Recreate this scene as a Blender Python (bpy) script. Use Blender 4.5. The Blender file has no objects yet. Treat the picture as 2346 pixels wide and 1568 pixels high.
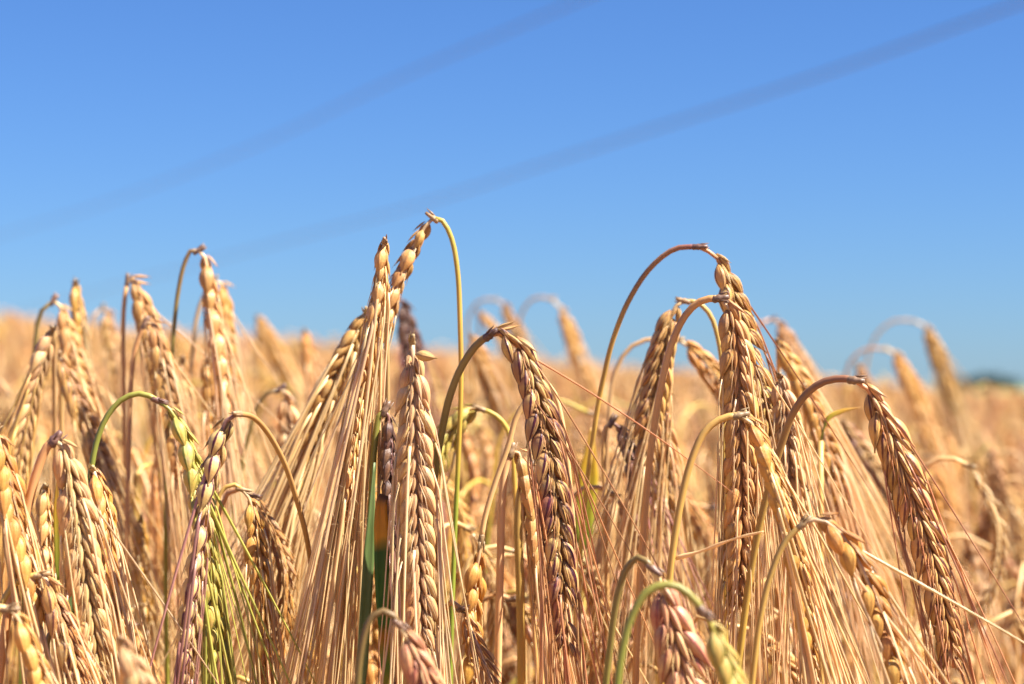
import bpy, math, random
import numpy as np
from mathutils import Matrix, Vector
R = math.radians
rnd = random.Random(11)
sc = bpy.context.scene

# ---------------------------------------------------------------- camera, sky, sun, exposure
CAMZ = 0.90; LENS = 50.0; SENSOR = 23.5; PITCH = R(1.15); F = 2346 * LENS / SENSOR
FOCUS = 0.655
cd = bpy.data.cameras.new('camera'); cam = bpy.data.objects.new('camera', cd)
sc.collection.objects.link(cam); sc.camera = cam
cam.location = (0, 0, CAMZ); cam.rotation_euler = (R(90) + PITCH, 0, 0)
cd.lens = LENS; cd.sensor_width = SENSOR; cd.clip_start = 0.02; cd.clip_end = 5000
cd.dof.use_dof = True; cd.dof.focus_distance = FOCUS; cd.dof.aperture_fstop = 8.0
SUN_EL, SUN_AZ = 52, 108        # azimuth clockwise from +Y (view direction): right and a little behind the camera
w = bpy.data.worlds.new('World'); sc.world = w; w.use_nodes = True
nt = w.node_tree; bg = nt.nodes['Background']
sky = nt.nodes.new('ShaderNodeTexSky'); sky.sky_type = 'NISHITA'; sky.sun_disc = False
sky.sun_elevation = R(SUN_EL); sky.sun_rotation = R(SUN_AZ)
sky.altitude = 0; sky.air_density = 1.0; sky.dust_density = 0.1; sky.ozone_density = 3.0
tint = nt.nodes.new('ShaderNodeMix'); tint.data_type = 'RGBA'; tint.blend_type = 'MULTIPLY'; tint.inputs[0].default_value = 1
tint.inputs[7].default_value = (.322, .52, .885, 1)       # clear deep-blue summer air
nt.links.new(sky.outputs[0], tint.inputs[6]); nt.links.new(tint.outputs[2], bg.inputs[0])
bg.inputs[1].default_value = 0.05
sl = bpy.data.lights.new('sun', 'SUN'); sun = bpy.data.objects.new('sun', sl); sc.collection.objects.link(sun)
sl.energy = 5.0; sl.angle = R(0.53); sl.color = (1.0, 0.95, 0.86)
sdir = Vector((math.sin(R(SUN_AZ)) * math.cos(R(SUN_EL)), math.cos(R(SUN_AZ)) * math.cos(R(SUN_EL)), math.sin(R(SUN_EL))))
sun.rotation_euler = sdir.to_track_quat('Z', 'Y').to_euler(); sun.location = (3, -2, 5)
sc.view_settings.view_transform = 'Standard'; sc.view_settings.look = 'None'
sc.view_settings.gamma = 1.0; sc.view_settings.exposure = 1.62
sc.render.engine = 'CYCLES'; sc.cycles.max_bounces = 8; sc.cycles.diffuse_bounces = 5
sc.cycles.transmission_bounces = 4; sc.cycles.use_denoising = True

# ---------------------------------------------------------------- geometry helpers
FW = np.array((0, math.cos(PITCH), math.sin(PITCH))); UP = np.array((0, -math.sin(PITCH), math.cos(PITCH)))
RT = np.array((1.0, 0, 0)); CAM = np.array((0, 0, CAMZ))
def P(px, py, d):
    return CAM + d * (FW + RT * (px - 1173) / F + UP * (784 - py) / F)
def nrm(v):
    return v / (np.linalg.norm(v) + 1e-12)
def spline(pts, n):
    """Catmull-Rom through the points, resampled to n points of even spacing."""
    p = np.array(pts, float)
    if len(p) == 2: p = np.array([p[0], (p[0] + p[1]) / 2, p[1]])
    q = np.vstack([2 * p[0] - p[1], p, 2 * p[-1] - p[-2]])
    out = []
    for i in range(1, len(q) - 2):
        a, b, c, d = q[i-1], q[i], q[i+1], q[i+2]
        t1 = max(np.linalg.norm(b - a), 1e-9) ** .5; t2 = max(np.linalg.norm(c - b), 1e-9) ** .5; t3 = max(np.linalg.norm(d - c), 1e-9) ** .5
        m1 = t2 * ((b - a) / t1 - (c - a) / (t1 + t2) + (c - b) / t2)
        m2 = t2 * ((c - b) / t2 - (d - b) / (t2 + t3) + (d - c) / t3)
        for t in np.linspace(0, 1, 24, endpoint=False):
            out.append((2*t**3 - 3*t*t + 1) * b + (t**3 - 2*t*t + t) * m1 + (-2*t**3 + 3*t*t) * c + (t**3 - t*t) * m2)
    out.append(q[-2]); out = np.array(out)
    s = np.concatenate([[0], np.cumsum(np.linalg.norm(np.diff(out, axis=0), axis=1))])
    u = np.linspace(0, s[-1], n)
    return np.stack([np.interp(u, s, out[:, k]) for k in range(3)], 1), s[-1]
class MB:
    """collects shapes and links them as one mesh object"""
    def __init__(s): s.v = []; s.f = []; s.uv = []; s.m = []; s.n = 0
    def add(s, v, f, uv, m=0):
        v = np.asarray(v, float); k = s.n; s.v.append(v)
        s.f += [tuple(i + k for i in q) for q in f]; s.uv.append(np.asarray(uv, float)); s.m += [m] * len(f); s.n += len(v)
    def mesh(s, name, mats, smooth=True):
        me = bpy.data.meshes.new(name); v = np.vstack(s.v); me.from_pydata(v.tolist(), [], s.f)
        uvv = np.vstack(s.uv); ul = me.uv_layers.new(name='UVMap')
        vi = np.empty(len(me.loops), int); me.loops.foreach_get('vertex_index', vi)
        ul.data.foreach_set('uv', uvv[vi].ravel())
        for m in mats: me.materials.append(m)
        me.polygons.foreach_set('material_index', s.m)
        me.polygons.foreach_set('use_smooth', [smooth] * len(s.f)); me.update()
        return me
    def build(s, name, mats, parent=None):
        return link(name, s.mesh(name, mats if isinstance(mats, (list, tuple)) else [mats]), parent)
    def tube(s, pts, rad, sides=8, flat=1.0, m=0, ref=None, vv=None):
        pts = np.asarray(pts, float); n = len(pts); rad = np.broadcast_to(rad, (n,))
        T = np.gradient(pts, axis=0); T /= np.linalg.norm(T, axis=1)[:, None] + 1e-12
        nr = np.array((0.3, 1, 0.2)) if ref is None else ref
        nr = nrm(nr - T[0] * nr.dot(T[0])); vs = []; uv = []
        a = np.linspace(0, 2 * math.pi, sides, endpoint=False)
        for i in range(n):
            nr = nrm(nr - T[i] * nr.dot(T[i])); b = np.cross(T[i], nr)
            vs.append(pts[i] + rad[i] * (np.cos(a)[:, None] * b + flat * np.sin(a)[:, None] * nr))
            uv.append(np.stack([np.abs(a / math.pi - 1), np.full(sides, i / (n - 1) if vv is None else vv[i])], 1))
        f = [(i*sides + j, i*sides + (j+1) % sides, (i+1)*sides + (j+1) % sides, (i+1)*sides + j) for i in range(n-1) for j in range(sides)]
        f += [tuple(range(sides))[::-1], tuple((n-1)*sides + j for j in range(sides))]
        s.add(np.vstack(vs), f, np.vstack(uv), m)
    def ribbon(s, pts, wid, side, thick=0.00018, fold=0.25, m=0):
        """leaf blade: a shallow V with real thickness"""
        pts = np.asarray(pts, float); n = len(pts); T = np.gradient(pts, axis=0); vs = []; uv = []
        for i in range(n):
            t = nrm(T[i]); sd = side[i] if np.ndim(side) == 2 else side
            sd = nrm(sd - t * t.dot(sd)); up = np.cross(sd, t); h = wid[i] / 2
            prof = [(-1, fold), (-.5, fold*.35), (0, 0), (.5, fold*.35), (1, fold)]
            for a, b in prof: vs.append(pts[i] + sd * a * h + up * b * h); uv.append((a*.5+.5, i/(n-1)))
            for a, b in prof[::-1]: vs.append(pts[i] + sd * a * h + up * (b * h - thick)); uv.append((a*.5+.5, i/(n-1)))
        f = [(i*10+j, i*10+(j+1) % 10, (i+1)*10+(j+1) % 10, (i+1)*10+j) for i in range(n-1) for j in range(10)]
        f += [tuple(range(10))[::-1], tuple((n-1)*10 + j for j in range(10))]
        s.add(vs, f, uv, m)
def link(name, data, parent=None):
    o = bpy.data.objects.new(name, data); sc.collection.objects.link(o)
    if parent is not None: o.parent = parent
    return o
def tag(o, label=None, cat=None, group=None, kind=None):
    for k, v in (('label', label), ('category', cat), ('group', group), ('kind', kind)):
        if v: o[k] = v
    return o

def almond(nt_, na, L=1.0, W=.2, D=.16, beak=.16):
    """a grain in its husk: narrow foot, plump middle, long beak, ridged along its nerves; z runs along it, +y is its back"""
    v = []; uv = []
    for i in range(nt_ + 1):
        t = i / nt_
        body = max(0, math.sin(math.pi * min(1, (t / .93) ** 0.80))) ** 0.95 if t < .93 else 0
        r = max(body, .20 if t < .1 else 0, .13 + (1 - t) * .25 if t > .6 else 0)
        curve = -.10 * math.sin(math.pi * t) * 0 + .05 * t * t
        for j in range(na):
            a = 2 * math.pi * j / na
            ridge = 1 + .085 * max(0, math.cos(5 * (a - math.pi/2))) ** 6 * body - .03
            x = W * r * math.cos(a) * ridge; y = D * r * math.sin(a) * ridge
            if y < 0: y *= .6; 
            if abs(math.cos(a)) < .3 and math.sin(a) < 0: y *= .6      # crease on the belly
            v.append((x * L, (y + curve * 0.6) * L, t * L)); uv.append((abs(2 * j / na - 1), t))
    f = [(i*na+j, i*na+(j+1) % na, (i+1)*na+(j+1) % na, (i+1)*na+j) for i in range(nt_) for j in range(na)]
    f += [tuple(range(na))[::-1], tuple(nt_*na + j for j in range(na))]
    # uv.x runs 0 (theta = pi) .. 1 (theta = 0/2pi); recompute as angle/2pi
    uv = [((j % na) / na, t) for (j, (_, t)) in enumerate(uv)]
    return np.array(v), f, np.array(uv)

# ---------------------------------------------------------------- materials
class NT:
    def __init__(s, name):
        s.m = bpy.data.materials.new(name); s.m.use_nodes = True; s.t = s.m.node_tree; s.t.nodes.clear()
        s.out = s.N('ShaderNodeOutputMaterial')
    def N(s, k, **kw):
        n = s.t.nodes.new(k)
        for a, b in kw.items(): setattr(n, a, b)
        return n
    def L(s, a, b): s.t.links.new(a, b)
    def val(s, sock, v):
        if hasattr(v, 'type') and hasattr(v, 'links'): s.L(v, sock)
        else: sock.default_value = v
    def math(s, op, a, b=0.0, c=None, clamp=False):
        n = s.N('ShaderNodeMath', operation=op, use_clamp=clamp); s.val(n.inputs[0], a); s.val(n.inputs[1], b)
        if c is not None: s.val(n.inputs[2], c)
        return n.outputs[0]
    def mix(s, f, a, b):
        n = s.N('ShaderNodeMix', data_type='RGBA'); s.val(n.inputs[0], f)
        for i, c in ((6, a), (7, b)):
            s.val(n.inputs[i], c if not isinstance(c, tuple) else (*c[:3], 1))
        return n.outputs[2]
    def noise(s, vec, scale, detail=2, rough=.5):
        n = s.N('ShaderNodeTexNoise'); s.L(vec, n.inputs['Vector']); n.inputs['Scale'].default_value = scale
        n.inputs['Detail'].default_value = detail; n.inputs['Roughness'].default_value = rough
        return n.outputs['Fac']
    def ramp(s, f, stops):
        n = s.N('ShaderNodeValToRGB'); s.L(f, n.inputs[0]); e = n.color_ramp.elements
        while len(e) < len(stops): e.new(.5)
        for q, (p, c) in zip(e, stops): q.position = p; q.color = (*c, 1)
        return n.outputs[0]
    def mapr(s, f, a, b, c=0.0, d=1.0):
        n = s.N('ShaderNodeMapRange'); s.L(f, n.inputs[0])
        for i, x in enumerate((a, b, c, d)): n.inputs[i+1].default_value = x
        return n.outputs[0]
    def finish(s, col, rough, transl=.15, bump=None, bstr=.2, bdist=.0003, spec=.5, vary=.25):
        oi = s.N('ShaderNodeObjectInfo')
        hsv = s.N('ShaderNodeHueSaturation'); s.L(col, hsv.inputs['Color'])
        s.L(s.mapr(oi.outputs['Random'], 0, 1, 1 - vary, 1 + vary * .55), hsv.inputs['Value'])
        s.L(s.mapr(s.math('FRACT', s.math('MULTIPLY', oi.outputs['Random'], 7.3)), 0, 1, .492, .512), hsv.inputs['Hue'])
        col = hsv.outputs[0]
        p = s.N('ShaderNodeBsdfPrincipled'); s.L(col, p.inputs['Base Color']); s.val(p.inputs['Roughness'], rough)
        p.inputs['Specular IOR Level'].default_value = spec
        if bump is not None:
            b = s.N('ShaderNodeBump'); b.inputs['Strength'].default_value = bstr; b.inputs['Distance'].default_value = bdist
            s.L(bump, b.inputs['Height']); s.L(b.outputs[0], p.inputs['Normal'])
        sh = p.outputs[0]
        if transl > 0:
            tr = s.N('ShaderNodeBsdfTranslucent'); s.L(col, tr.inputs[0]); mx = s.N('ShaderNodeMixShader')
            mx.inputs[0].default_value = transl; s.L(sh, mx.inputs[1]); s.L(tr.outputs[0], mx.inputs[2]); sh = mx.outputs[0]
        s.L(sh, s.out.inputs[0]); return s.m

def mat_kernel(name, a, b, vein=(.1, .03, .05), amt=0.0, rough=.42, flush=None):
    s = NT(name); tc = s.N('ShaderNodeTexCoord'); geo = s.N('ShaderNodeNewGeometry')
    sp = s.N('ShaderNodeSeparateXYZ'); s.L(tc.outputs['UV'], sp.inputs[0]); u, v = sp.outputs[0], sp.outputs[1]
    nz = s.noise(geo.outputs['Position'], 330, 3); big = s.noise(geo.outputs['Position'], 90, 2)
    col = s.mix(s.mapr(nz, .3, .7), a, b)
    if flush is not None:       # a blush of pigment on part of the grains
        col = s.mix(s.math('MULTIPLY', s.mapr(big, .42, .62), .85), col, flush)
    col = s.mix(s.math('MULTIPLY', s.mapr(v, .70, 1.0), .35), col, (b[0]*.55, b[1]*.5, b[2]*.5))
    spot = s.noise(geo.outputs['Position'], 1600, 3, .7)
    col = s.mix(s.math('MULTIPLY', s.mapr(spot, .56, .70), .38), col, (b[0]*.62, b[1]*.55, b[2]*.6))
    col = s.mix(s.math('MULTIPLY', s.mapr(s.noise(geo.outputs['Position'], 210, 3, .6), .56, .72), .45), col, (.62, .50, .34) if a[0] > .5 else b)
    # five nerves
    ang = s.math('ABSOLUTE', s.math('SUBTRACT', s.math('FRACT', s.math('MULTIPLY_ADD', u, 5.0, .25)), .5))
    wob = s.math('MULTIPLY', s.noise(geo.outputs['Position'], 900, 1), .12)
    nerve = s.mapr(s.math('ADD', ang, wob), .14, .25, 1, 0)
    brk = s.mapr(s.noise(geo.outputs['Position'], 150, 2), .25, .45)
    if amt > 0: col = s.mix(s.math('MULTIPLY', s.math('MULTIPLY', nerve, brk), amt, clamp=True), col, vein)
    mp = s.N('ShaderNodeMapping'); mp.inputs['Scale'].default_value = (60, 3, 1); s.L(tc.outputs['UV'], mp.inputs[0])
    fine = s.noise(mp.outputs[0], 1.0, 2)
    bump = s.math('ADD', s.math('ADD', s.math('MULTIPLY', fine, .55), s.math('MULTIPLY', nerve, .5)), s.math('MULTIPLY', spot, .35))
    return s.finish(col, s.mapr(nz, .2, .8, rough - .06, rough + .12), .20, bump, .8, .00030, .5, .22)

def mat_straw(name, a, b, rough=.42, transl=.2, stops=None, vary=.25, streak=26, spec=.5):
    """stems, awns and leaves: fine lengthwise streaks; stops = colours along the length"""
    s = NT(name); tc = s.N('ShaderNodeTexCoord'); geo = s.N('ShaderNodeNewGeometry')
    sp = s.N('ShaderNodeSeparateXYZ'); s.L(tc.outputs['UV'], sp.inputs[0])
    mp = s.N('ShaderNodeMapping'); mp.inputs['Scale'].default_value = (streak, 5, 1); s.L(tc.outputs['UV'], mp.inputs[0])
    st = s.noise(mp.outputs[0], 1.0, 3, .6); pn = s.noise(geo.outputs['Position'], 55, 3)
    f = s.mapr(s.math('ADD', s.math('MULTIPLY', st, .55), s.math('MULTIPLY', pn, .45)), .36, .64)
    if stops:
        v = s.math('ADD', sp.outputs[1], s.math('MULTIPLY', s.math('SUBTRACT', pn, .5), .14))
        col = s.ramp(v, stops); dark = s.N('ShaderNodeHueSaturation'); s.L(col, dark.inputs['Color']); dark.inputs['Value'].default_value = .68
        col = s.mix(f, col, dark.outputs[0])
    else: col = s.mix(f, a, b)
    return s.finish(col, rough, transl, st, .35, .0002, spec, vary)

M = {}
PALE = (.72, .50, .25); STRAW = (.66, .40, .155); GOLD = (.62, .33, .085); BROWN = (.40, .19, .065); DK = (.16, .07, .035)
M['k_pale'] = mat_kernel('kernel_pale', (.82, .52, .23), (.66, .36, .13), (.45, .17, .08), .5)
M['k_straw'] = mat_kernel('kernel_straw', (.80, .45, .15), (.62, .29, .08), (.36, .14, .05), .45)
M['k_gold'] = mat_kernel('kernel_gold', (.80, .42, .10), (.62, .27, .05), (.36, .14, .04), .4)
M['k_brown'] = mat_kernel('kernel_brown', (.84, .50, .16), (.62, .31, .09), (.14, .035, .025), .95, flush=(.66, .33, .11), rough=.34)
M['k_purple'] = mat_kernel('kernel_purple', (.82, .57, .20), (.68, .36, .13), (.085, .012, .03), 1.0, flush=(.33, .11, .075), rough=.35)
M['k_vein'] = mat_kernel('kernel_veined', (.82, .56, .23), (.70, .40, .13), (.10, .015, .04), 1.0)
M['k_green'] = mat_kernel('kernel_green', (.80, .55, .14), (.62, .44, .08), (.16, .20, .03), .8)
M['k_red'] = mat_kernel('kernel_rosy', (.82, .50, .22), (.64, .27, .13), (.34, .07, .05), .8, flush=(.56, .20, .12))
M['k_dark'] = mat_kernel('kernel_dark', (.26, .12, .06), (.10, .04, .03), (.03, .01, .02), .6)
M['a_straw'] = mat_straw('awn_straw', (.90, .66, .37), (.78, .49, .21), .30, .30, vary=.25)
M['a_pale'] = mat_straw('awn_pale', (.92, .72, .44), (.82, .54, .26), .28, .30, vary=.25)
M['a_gold'] = mat_straw('awn_gold', (.84, .56, .20), (.70, .38, .10), .32, .30, vary=.25)
M['a_red'] = mat_straw('awn_russet', (.74, .38, .17), (.54, .20, .09), .3, .25, vary=.35)
M['a_purple'] = mat_straw('awn_purple', (.52, .27, .20), (.26, .09, .08), .28, .15, vary=.45)
M['a_green'] = mat_straw('awn_green', (.62, .52, .13), (.36, .34, .05), .3, .3, vary=.35)
M['s_straw'] = mat_straw('stem_straw', (.84, .55, .25), (.72, .42, .16), .38, .15)
M['s_rust'] = mat_straw('stem_rust', (.76, .43, .17), (.58, .28, .10), .38, .12)
M['s_brown'] = mat_straw('stem_brown', (.52, .28, .10), (.38, .18, .06), .38, .12)
M['s_gold'] = mat_straw('stem_gold', STRAW, GOLD, .4, .15, stops=[(0, (.55, .48, .07)), (.45, (.74, .46, .07)), (1, (.72, .46, .12))])
M['s_mix'] = mat_straw('stem_green_to_gold', STRAW, GOLD, .4, .15, stops=[(0, (.26, .36, .05)), (.56, (.36, .42, .05)), (.64, (.70, .48, .06)), (.78, (.78, .46, .08)), (1, (.60, .48, .08))])
M['s_arch'] = mat_straw('stem_gold_to_mauve', STRAW, GOLD, .4, .12, stops=[(0, (.84, .52, .18)), (.5, (.76, .52, .09)), (.80, (.68, .42, .10)), (.93, (.50, .26, .10)), (1, (.36, .15, .10))])
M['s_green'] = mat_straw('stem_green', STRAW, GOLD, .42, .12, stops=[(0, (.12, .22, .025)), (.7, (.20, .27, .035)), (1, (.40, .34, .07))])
M['s_olive'] = mat_straw('stem_olive', STRAW, GOLD, .42, .12, stops=[(0, (.40, .38, .05)), (.6, (.25, .26, .04)), (1, (.28, .17, .06))])
M['l_dry'] = mat_straw('leaf_dry', (.86, .56, .25), (.68, .37, .13), .5, .4, streak=40)
M['l_yellow'] = mat_straw('leaf_yellow', STRAW, GOLD, .45, .4, stops=[(0, (.24, .36, .03)), (.35, (.60, .54, .05)), (.7, (.85, .52, .04)), (1, (.80, .44, .09))], streak=40)
M['l_green'] = mat_straw('leaf_green', STRAW, GOLD, .42, .35, stops=[(0, (.42, .30, .04)), (.16, (.13, .26, .02)), (.3, (.55, .22, .02)), (.36, (.08, .20, .015)), (.72, (.07, .16, .014)), (.79, (.78, .36, .02)), (.95, (.70, .27, .02)), (1, (.25, .10, .03))], streak=40)
M['l_blade'] = mat_straw('leaf_blue_green', (.22, .28, .10), (.11, .17, .045), .42, .3, streak=40)
M['node'] = mat_straw('node_dark', (.30, .17, .10), (.06, .025, .03), .4, 0)
M['node_tan'] = mat_straw('node_tan', (.50, .32, .14), (.16, .09, .05), .45, 0)
M['soil'] = None

# ---------------------------------------------------------------- terrain height
def ground(x, y):
    yy = 16 * math.tanh(max(y, 0) / 16); xx = 5.0 * math.tanh(x / 5.0)
    return 0.0165 * yy - 0.078 * xx * min(1, y / 3.0 if y > 0 else 0)

# ---------------------------------------------------------------- one barley stalk
AL_HI = almond(22, 30, 1, .188, .168); AL_MID = almond(9, 10, 1, .188, .168); AL_LO = almond(6, 6, 1, .19, .17)
KM = {}
def kernel_mesh(mat):
    if mat not in KM:
        b = MB(); b.add(*AL_HI); KM[mat] = b.mesh('kernel', [M[mat]])
    return KM[mat]
def awn_path(p0, d0, tgt, L, n, r, sag, curl):
    pts = [p0]; d = d0
    for i in range(n - 1):
        t = (i + 1) / (n - 1); k = min(1, t * 8)
        dd = nrm(d0 * (1 - k) + tgt * k + np.array((0, 0, -1.0)) * sag * t + curl * math.sin(t * 3.0) * .55 * t)
        pts.append(pts[-1] + dd * L / (n - 1))
    return pts
def make_stalk(stem, ear, roll=0.0, size=1.0, kern='k_straw', stemm='s_straw', awnm='a_straw', awn_len=.11, spread=.08,
               sag=.12, view=None, detail=2, spacing=.00245, seed=0, thick=.00085, base=None, root=None, collar=True,
               awn_n=1.0, awn_w=1.0, open_=1.0, side_awn=1.0, lodge=None, hairs=False, start=0.0, husk=0, length=None, gap=0.0, node='node', tight=.5, plump=1.08, gaps=.02, awn2=.5):
    """stem, ear: lists of 3-D points (ground -> neck, neck -> apex). detail 2: every grain and awn an object; 0: merged."""
    r = random.Random(seed); org = np.array(base if base is not None else stem[0], float)
    q = lambda p: np.asarray(p, float) - org
    ns = 300 if detail == 2 else (160 if detail else 48)
    sp, slen = spline([q(p) for p in stem], ns)
    rad = np.linspace(thick * 1.4, thick * .95, ns); 
    if detail:
        rad = rad * (1 + .04 * np.sin(np.linspace(0, 40, ns)))
    objs = {}
    mb = MB(); mb.tube(sp, rad, 10 if detail else 5, vv=np.clip(1 - (1 - np.linspace(0, 1, ns)) * slen / .22, 0, 1))
    if detail or root is not None: objs['stem'] = mb.build('stem', M[stemm], root)
    merged = mb
    ec, elen = spline([q(p) for p in ear], 120)
    if length: elen = min(elen, length)
    view_ = np.array((0, -1.0, .05)) if view is None else view
    spacing_ = spacing * size; n = max(4, int((elen - gap) / spacing_)); cum = np.linspace(0, 1, 120)
    full, _ = spline([q(p) for p in ear], 120)
    fl = np.linalg.norm(np.diff(full, axis=0), axis=1).sum()
    def at(s):
        u = min(1, max(0, s / fl)) * 119; i = min(118, int(u)); return full[i] + (full[i+1] - full[i]) * (u - i)
    body = MB(); kerns = MB(); awns = MB()
    rp = [at(k * elen / 20) for k in range(21)]
    body.tube(rp, np.linspace(.0007, .0004, 21) * size, 6, m=1)
    # joint between stem and ear: a swollen collar and a dark node
    if detail and collar:
        c = MB(); T = nrm(sp[-1] - sp[-3]); cp = [sp[-1] + T * x for x in (-.0022, -.0016, -.0008, 0, .0006, .0016, .0030)]
        c.tube(cp, np.array((.85, 1.18, 1.05, 1.25, .9, .8, .6)) * thick, 10, m=0)
        for k in range(3):
            a = r.uniform(0, 6.28); x = nrm(np.cross(T, view_)); y = np.cross(T, x); o_ = nrm(math.cos(a) * x + math.sin(a) * y)
            c.tube([sp[-1] + o_ * thick, sp[-1] + o_ * thick * 1.3 + T * .0014, sp[-1] + o_ * thick * 1.6 + T * .0034], [.00035, .00035, .00008], 5, .4)
        objs['collar'] = c.build('collar', M[node if stemm in ('s_arch', 's_olive', 's_green', 's_rust') else 'node_tan'], root)
    AL = AL_HI if detail == 2 else (AL_MID if detail == 1 else AL_LO)
    kl = []; skipped = -9
    for i in range(n):
        f = i / n; s = gap + (elen - gap) * f; p = at(s); T = nrm(at(s + .002) - at(s - .002)) if s + .002 < fl else nrm(at(fl) - at(fl - .004))
        vv = nrm(view_ - T * T.dot(view_)); s0 = np.cross(T, vv); ph = roll + math.sin(i * .21 + seed) * .12
        side = math.cos(ph) * s0 + math.sin(ph) * vv; B = np.cross(T, side)
        sg = 1 if i % 2 else -1
        env = min(1, .80 + f * 3.2) * min(1, .45 + (1 - f) * 2.6)
        klen = .0118 * size * env * (r.uniform(.90, 1.08) if r.random() < .9 else r.uniform(.6, .85))
        ang = R(19) * open_ * min(1, .45 + i * .14) * r.uniform(.72, 1.3) * (1.15 - .35 * f)
        Tk = nrm(at(min(fl, s + .016)) - at(min(s, fl - .008))); side_k = side - Tk * Tk.dot(side)
        if r.random() < gaps and 2 < i < n - 3 and i - skipped > 4: skipped = i; continue
        kd = nrm(Tk * math.cos(ang) + side * sg * math.sin(ang) + B * r.uniform(-.09, .09))
        back = nrm(side * sg - kd * kd.dot(side * sg)); xa = np.cross(back, kd)
        kp = p + side * sg * .0009 * size - T * .0005
        wd = klen * plump * r.uniform(.92, 1.1)
        Mx = np.stack([xa * wd, back * klen * (1 + (plump - 1) * .8), kd * klen], 1)
        if detail == 2:
            mm = Matrix([[*Mx[a], kp[a]] for a in range(3)] + [[0, 0, 0, 1]]); kl.append(mm)
        else: kerns.add(AL[0] @ Mx.T + kp, AL[1], AL[2])
        tip = kp + kd * klen * .985
        # slender barren spikelets along the flat faces
        for b_ in (1, -1):
            sa = R(10) * r.uniform(.6, 1.5); l2 = .0080 * size * env * r.uniform(.8, 1.15)
            sd = nrm(T * math.cos(sa) + B * b_ * math.sin(sa) + side * sg * .16)
            pp = p + B * b_ * .0013 * size + side * sg * .0004; bk = nrm(B * b_ - sd * sd.dot(B * b_)); x2 = np.cross(bk, sd)
            M2 = np.stack([x2 * l2 * .52, bk * l2 * .5, sd * l2], 1)
            A2 = AL_MID if detail else AL_LO
            body.add(A2[0] @ M2.T + pp, A2[1], A2[2], 0)
            if detail and r.random() < awn2 * min(1, awn_n + .2) and i > 1:      # lighter awn of the barren spikelet
                st_ = pp + sd * l2 * .97; tg = nrm(T * .5 + nrm(at(min(fl, s + .028)) - p + 1e-6) * .5 + B * b_ * spread * r.uniform(0, .9) + side * sg * spread * r.uniform(-.5, .9))
                pts = awn_path(st_ - sd * .0005, sd, tg, awn_len * r.uniform(.6, .95), 18, r, sag, nrm(side * r.uniform(-1, 1) + B * r.uniform(-1, 1)) * r.uniform(0, .2))
                a = awns if detail < 2 else MB()
                a.tube(pts, (.00034 * (1 - np.linspace(0, 1, 18)) ** .5 + .00005) * awn_w, 5, .55, ref=bk)
                if detail == 2: objs.setdefault('awn', []).append((a, i))
            if detail and i > 2:   # thin glume bristle
                g = nrm(sd + side * sg * .22 + B * b_ * .1)
                body.tube([pp, pp + g * .005 * size, pp + nrm(g + T * .4) * .0105 * size], [.00022, .00016, .00004], 4, m=1)
        if r.random() < awn_n:
            Tf = nrm(at(min(fl, s + .028)) - at(max(0, min(s, fl - .012)))); tg = nrm(T * (1 - tight) + Tf * tight + side * sg * spread * r.uniform(-.3, 1.5) + B * spread * r.uniform(-.7, .7) + view_ * 0)
            L = awn_len * r.uniform(.75, 1.12) * (.85 + .15 * math.sin(f * 3.1)) 
            cu = nrm(side * r.uniform(-1, 1) + B * r.uniform(-1, 1)) * r.uniform(0, .24)
            na = 18 if detail else 6
            pts = awn_path(tip - kd * .0006, kd, tg, L, na, r, sag, cu)
            t = np.linspace(0, 1, na); rr = (.00042 * (1 - t) ** .5 + .00006) * awn_w
            a = awns if detail < 2 else MB()
            a.tube(pts, rr, 5 if detail else 3, .55, ref=back)
            if hairs and detail:
                for k in range(26):
                    u = r.uniform(.0, .75) * (na - 1); j = int(u); b0 = np.array(pts[j]) + (np.array(pts[j+1]) - np.array(pts[j])) * (u - j)
                    dv = nrm(np.array((r.uniform(-1, 1), r.uniform(-1, 1), r.uniform(-1, 1)))); dv = nrm(dv + nrm(np.array(pts[j+1]) - np.array(pts[j])) * .5)
                    a.tube([b0, b0 + dv * r.uniform(.0012, .003)], [.00006, .00002], 3)
            if detail == 2: objs.setdefault('awn', []).append((a, i))
    if detail == 0 and root is None:
        # one merged object: prototype of the far crop
        b = MB(); k = 0
        for src, mi in ((mb, 0), (kerns, 1), (body, 1), (awns, 2)):
            for v_, u_ in zip(src.v, src.uv): b.v.append(v_); b.uv.append(u_)
            b.f += [tuple(x + b.n for x in f_) for f_ in src.f]; b.m += [mi] * len(src.f); b.n += src.n
        return b, [M[stemm], M[kern], M[awnm]]
    eo = body.build('ear', [M[kern if kern != 'k_purple' else 'k_brown'], M[awnm]], root)
    if detail == 2:
        for mm in kl:
            o = link('kernel', kernel_mesh(kern), eo); o.matrix_local = mm
        for a, i in objs.get('awn', []): a.build('awn', M[awnm], eo)
    else:
        kerns.build('kernels', M[kern], eo); awns.build('awns', M[awnm], eo)
    return root

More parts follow.
